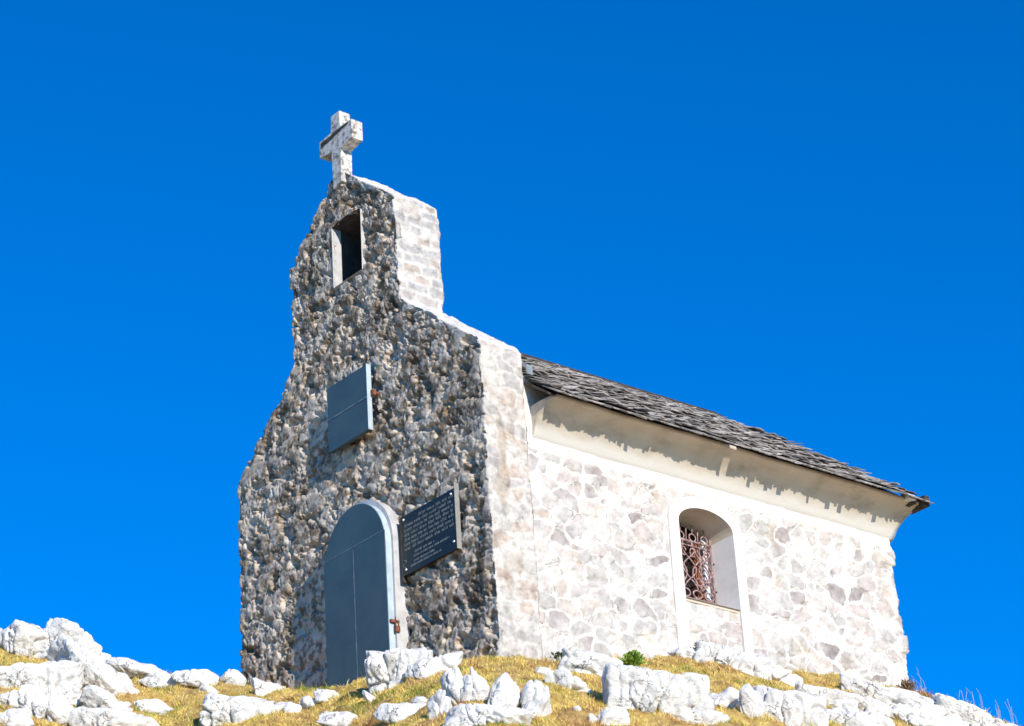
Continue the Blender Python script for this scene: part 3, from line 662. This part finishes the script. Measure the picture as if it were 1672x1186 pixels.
def rock(cx, cy, w, h, ang, label, seed, dep=.8, sub=5, lift=0., group=None, flut=0., name='rock', cat='rock', block=False):
    a = hit(cx, cy) or next((q for q in (hit(cx, cy + k) for k in range(4, 200, 4)) if q), None)
    dd = a[1]; ppm = F0 / ((a[0] - CAM) @ FV)
    c = CAM + (dd + lift) * ray(cx, cy)
    w, h = w * 1.20 + 4, h * 1.14 + 3
    rad = (w/2/ppm, dep * max(min(w, h), .5*w)/2/ppm, h/2/ppm / .92); c = CAM + (dd - .45 * rad[1]) * ray(cx, cy)
    P, Fc = rock_mesh(rad, seed, sub, flut, block, .45 if cx in (114, 160, 1074, 398) else 1.)
    t = R_(-ang); ct, s_ = math.cos(t), math.sin(t)
    P = np.stack([P[:,0]*ct - P[:,2]*s_, P[:,1], P[:,0]*s_ + P[:,2]*ct], -1)
    # local frame: lateral, into the hill, up
    ax = np.array([SH[0], SH[1], -.06]); ay = np.array([FH[0]*.95, FH[1]*.95, .30]); az = np.array([-FH[0]*.25, -FH[1]*.25, .97])
    o = mesh_np(name, P[:, :1]*ax + P[:, 1:2]*ay + P[:, 2:3]*az, Fc, 'rock'); o.location = c
    tag(o, label, cat, group); ROCKS.append((cx, cy, w, h, ang)); return o
ROCKS = []
RL = [ # centre x, y, width, height, tilt, label, depth, detail
 (114,1060,106,72,15,'rounded head of white limestone, highest on the left skyline',.9,6),
 (162,1124,180,74,46,'huge smooth white slab slanting down to the right at far left',.8,6),
 (36,1052,66,58,5,'pale fissured block left of the highest rounded rock',.9,5),
 (0,1050,40,40,0,'small white block cut by the left edge near the skyline',.9,5),
 (55,1122,140,62,-8,'wide low white rock under the green turf at left',.9,6),
 (14,1150,70,36,10,'low white rock at the left edge above the bottom corner',.9,5),
 (86,1168,105,60,20,'cracked grey and white rock below the wide low one',.9,6),
 (14,1180,60,36,0,'white rock in the bottom left corner',.9,5),
 (186,1186,120,44,5,'white rock at the foot of the huge slanting slab',.9,5),
 (222,1094,88,22,16,'long flat white stone on the skyline right of the huge slab',.9,5),
 (272,1121,76,36,18,'white stone below the skyline saddle left of the chapel',.9,5),
 (320,1107,68,24,8,'flat white stone on the skyline halfway to the chapel',.9,5),
 (340,1128,26,20,0,'small white stone just below the flat skyline stone',.9,4),
 (381,1110,36,24,10,'small pointed white stone touching the left foot of the chapel',.9,4),
 (398,1172,118,56,8,'broad pale boulder at the bottom edge below the chapel left corner',.9,6),
 (440,1131,66,34,36,'slanting white stone in the grass below the facade',.9,5),
 (477,1160,24,20,10,'little white stone at the lower tip of the slanting stone',.9,4),
 (506,1153,26,26,0,'small white stone in golden grass left of the door',.9,4),
 (536,1140,38,26,0,'small rounded white stone below the door',.9,4),
 (606,1146,36,16,40,'thin white stone slanting in the grass right of the door',.9,4),
 (656,1108,92,80,3,'big blocky white boulder in front of the right door edge',.85,6),
 (712,1094,84,34,-14,'wedge of white rock leaning right off the blocky boulder',.8,5),
 (692,1148,30,22,-10,'small white stone under the blocky boulder',.9,4),
 (720,1166,34,64,-8,'narrow white rib, leftmost of the fluted outcrop below the plaque',.8,5),
 (746,1146,32,92,-6,'tall pointed white rib of the fluted outcrop',.8,5),
 (774,1136,36,76,14,'white rib with a blunt top in the fluted outcrop',.8,5),
 (822,1148,40,78,14,'leaning white tooth of rock with turf on both sides',.8,5),
 (874,1162,46,80,20,'rightmost white rib of the fluted outcrop',.8,5),
 (798,1180,130,50,0,'broad white base of the fluted outcrop at the bottom edge',.9,6),
 (887,1100,22,20,20,'small white stone in the turf under the chapel corner',.9,4),
 (930,1122,66,34,36,'slanting white rock left of the dark hollow',.9,5),
 (968,1096,92,46,14,'flat-topped pale rock overhanging a dark hollow beneath the side wall',.9,5),
 (1074,1158,150,100,8,'largest white boulder, bottom centre right below the window',.9,6),
 (1124,1070,54,18,5,'low pinkish stone at the wall foot left of the window',.9,4),
 (1200,1088,112,42,16,'long pale rock lying against the wall under the window',.8,6),
 (1262,1108,92,40,26,'pale rock sloping right from the wall under the window',.8,5),
 (1182,1152,58,44,0,'squat white rock right of the largest boulder',.9,5),
 (1226,1164,36,70,-8,'upright white rib between two cracks at bottom right',.8,5),
 (1290,1170,104,66,10,'broad cracked white rock at the bottom right',.9,6),
 (1350,1144,88,32,12,'flat white rock with a curved crack at right',.9,5),
 (1388,1186,130,50,8,'rounded white rock at the bottom edge toward the right',.9,6),
 (1436,1140,116,34,19,'long white ledge just below the chapel far corner',.9,6),
 (1528,1166,150,38,20,'white ledge with dark cracks running down the right skyline',.9,6),
 (1616,1198,180,48,23,'lowest white ledge on the skyline in the right corner',.9,6),
 (1000,1176,44,34,10,'low white rock touching the left foot of the largest boulder',.9,5),
 (1420,1160,70,34,16,'pale rock step beneath the long white ledge',.9,5),
 (1146,1182,70,34,4,'low white rock in the turf at the bottom edge right of the largest boulder',.9,5),
 (560,1180,70,26,6,'low white rock in golden grass at the bottom edge below the door',.9,5),
 (250,1160,56,30,20,'white stone in the turf right of the huge slanting slab',.9,5),
 (116,1146,60,40,30,'white rock tucked under the left side of the huge slanting slab',.9,5),
 (664,1168,90,36,6,'pale rock half buried in turf under the small stone below the blocky boulder',.9,5),
 (180,1160,90,44,30,'white rock spreading from the lower end of the huge slanting slab',.9,5),
 (1496,1182,130,54,14,'cracked white rock filling the bottom right slope',.9,6),
]
for k, (cx_, cy_, w_, h_, a_g, lb, dep, sub) in enumerate(RL):
    rock(cx_, cy_, w_, h_, a_g, lb, 300 + k * 7, dep, sub, lift=.02, block=cx_ in (656, 968, 1074, 55, 398, 1436, 1200, 1350, 1290, 1616))
# loose stones half sunk in the turf
rs = random.Random(3)
for k in range(46):
    x, y = rs.uniform(20, 1640), rs.uniform(1095, 1184)
    if hit(x, y) is None: continue
    if any(abs(x-a[0]) < a[2]*.55 and abs(y-a[1]) < a[3]*.6 for a in ROCKS[:len(RL)]): continue
    w = rs.uniform(8, 19)
    rock(x, y, w, w*rs.uniform(.5, .9), rs.uniform(-25, 25), 'fist-sized pale stone half sunk in the dry turf among the rocks', 900 + k, .9, 3, 0, 'fist-sized stones in the turf')

# ---- dry grass
rg = np.random.default_rng(21)
def grass(n):
    s = rg.uniform(-6.6, 6.2, n*2); e = rg.uniform(-.5, 2.7, n*2)
    dr = np.interp(s, RIM[:,0], RIM[:,1]); d = dr - e
    P0 = np.stack([s, d, s*0], -1)
    den = sstep(-.22, .08, fbm(P0 * 2.6, 301, 4)) * .9 + .10
    k = rg.random(n*2) < den; s, d, P0 = s[k][:n], d[k][:n], P0[k][:n]; m = len(s)
    z = terrain(s, d); x, y = sd2w(s, d)
    tu = fbm(P0 * 5.5, 305, 2); L = rg.uniform(.016, .042, m) * (1 + 1.3 * sstep(.05, .35, tu)) * np.where(rg.random(m) < .01, 2., 1) ; a = rg.uniform(0, 2*np.pi, m); lean = rg.uniform(.1, .8, m)
    clx = fbm(P0 * 7, 311, 2) * 2; cly = fbm(P0 * 7 + 30, 313, 2) * 2
    dx = np.cos(a) * lean + clx + .35 * SH[0] * .4; dy = np.sin(a) * lean + cly - FH[1]*.3; nl = np.sqrt(dx*dx + dy*dy + 1)
    D = np.stack([dx/nl, dy/nl, 1/nl], -1); B = np.stack([x, y, z - .006], -1)
    wv = np.stack([-np.sin(a + 1.3), np.cos(a + 1.3), a*0], -1) * rg.uniform(.0016, .0036, m)[:, None]
    mid = B + D * (L*.55)[:, None]; tip = B + D * L[:, None] + np.stack([dx*.25*L, dy*.25*L, -L*.12], -1)
    V = np.stack([B - wv, B + wv, mid + wv*.8, mid - wv*.8, tip + wv*.1, tip - wv*.1], 1).reshape(-1, 3)
    b = np.arange(m)[:, None] * 6
    Fq = np.concatenate([b + np.array([[0,1,2,3]]), b + np.array([[3,2,4,5]])], 0)
    pal = np.array([[.92,.70,.22],[.90,.60,.15],[.76,.60,.18],[.52,.48,.10],[.42,.22,.11],[.80,.60,.27],[.24,.27,.05]])
    reg = fbm(P0 * 1.7, 321, 3) + .12 * rg.normal(size=m); idx = np.where(reg > .16, 3, np.where(reg < -.22, 4, rg.choice([0,1,2,5,1,0,2,5,3], m)))
    idx = np.where((reg > .26), 6, idx)
    C = pal[idx] * rg.uniform(.75, 1.15, m)[:, None]
    return V, Fq, np.repeat(C, 6, 0)
V, Fq, C = grass(230000)
gr_o = mesh_np('grass', V, Fq, 'grass', None, C, smooth=False)
tag(gr_o, 'short golden dry mountain grass covering the slope between the rocks', 'grass', kind='stuff')

# ---- small plants
def plant(px, py, size, nleaf, m, label, spiky=.5, leaf=.03, seed=1, name='alpine_plant'):
    a = hit(px, py) or next(q for q in (hit(px, py+k) for k in range(3, 120, 3)) if q)
    r2 = random.Random(seed); bm = bmesh.new()
    for k in range(nleaf):
        th = r2.uniform(0, 2*math.pi); ph = r2.uniform(.15, 1.35); rr2 = size * r2.uniform(.3, 1)
        p = Vector((math.cos(th)*math.sin(ph), math.sin(th)*math.sin(ph), math.cos(ph))) * rr2
        t = (p.normalized() + Vector((r2.uniform(-.6,.6), r2.uniform(-.6,.6), r2.uniform(-.3,.6)))).normalized()
        w = t.cross(Vector((r2.uniform(-1,1), r2.uniform(-1,1), .3))).normalized() * leaf * .3; l = leaf * r2.uniform(.7, 1.4)
        v = [bm.verts.new(q) for q in (p, p + t*l*.5 + w, p + t*l, p + t*l*.5 - w)]; bm.faces.new(v)
        if k % 6 == 0: tube(bm, [(0, 0, -.02), p * .5 + Vector((0,0,.01)), p], .0025, 4)
    o = bm_obj(name, bm, m); o.location = a[0]; tag(o, label, 'plant'); return o
plant(915, 1082, .10, 90, 'leaf_dark', 'dark leafy plant in the turf where facade meets side wall', seed=2)
plant(1034, 1090, .13, 420, 'leaf', 'bright green cushion plant at the foot of the side wall', leaf=.035, seed=3)
plant(1146, 1066, .11, 160, 'leaf_dark', 'dark green tuft at the wall foot below the window left edge', seed=4)
plant(1482, 1120, .10, 260, 'dead', 'round brown dried plant at the foot of the chapel far corner', leaf=.03, seed=5)
def stalks(px, py, n, h, label, seed):
    a = hit(px, py) or next(q for q in (hit(px, py+k) for k in range(3, 120, 3)) if q)
    r2 = random.Random(seed); bm = bmesh.new()
    for k in range(n):
        x, y = r2.uniform(-.12, .12), r2.uniform(-.1, .1); hh = h * r2.uniform(.5, 1.1); l = r2.uniform(-.4, .1)
        tube(bm, [(x, y, -.05), (x + l*hh*.3, y, hh*.5), (x + l*hh*1.1, y + r2.uniform(-.05, .05), hh)], .002, 3)
    o = bm_obj('grass_tuft', bm, 'stalk'); o.location = a[0]; tag(o, label, 'grass tuft')
stalks(1505, 1132, 8, .22, 'thin dry stalks against the sky just right of the chapel', 1)
stalks(1580, 1152, 8, .20, 'thin dry stalks midway down the right skyline', 2)
stalks(1640, 1176, 10, .24, 'tallest dry stalks in the lower right corner', 3)
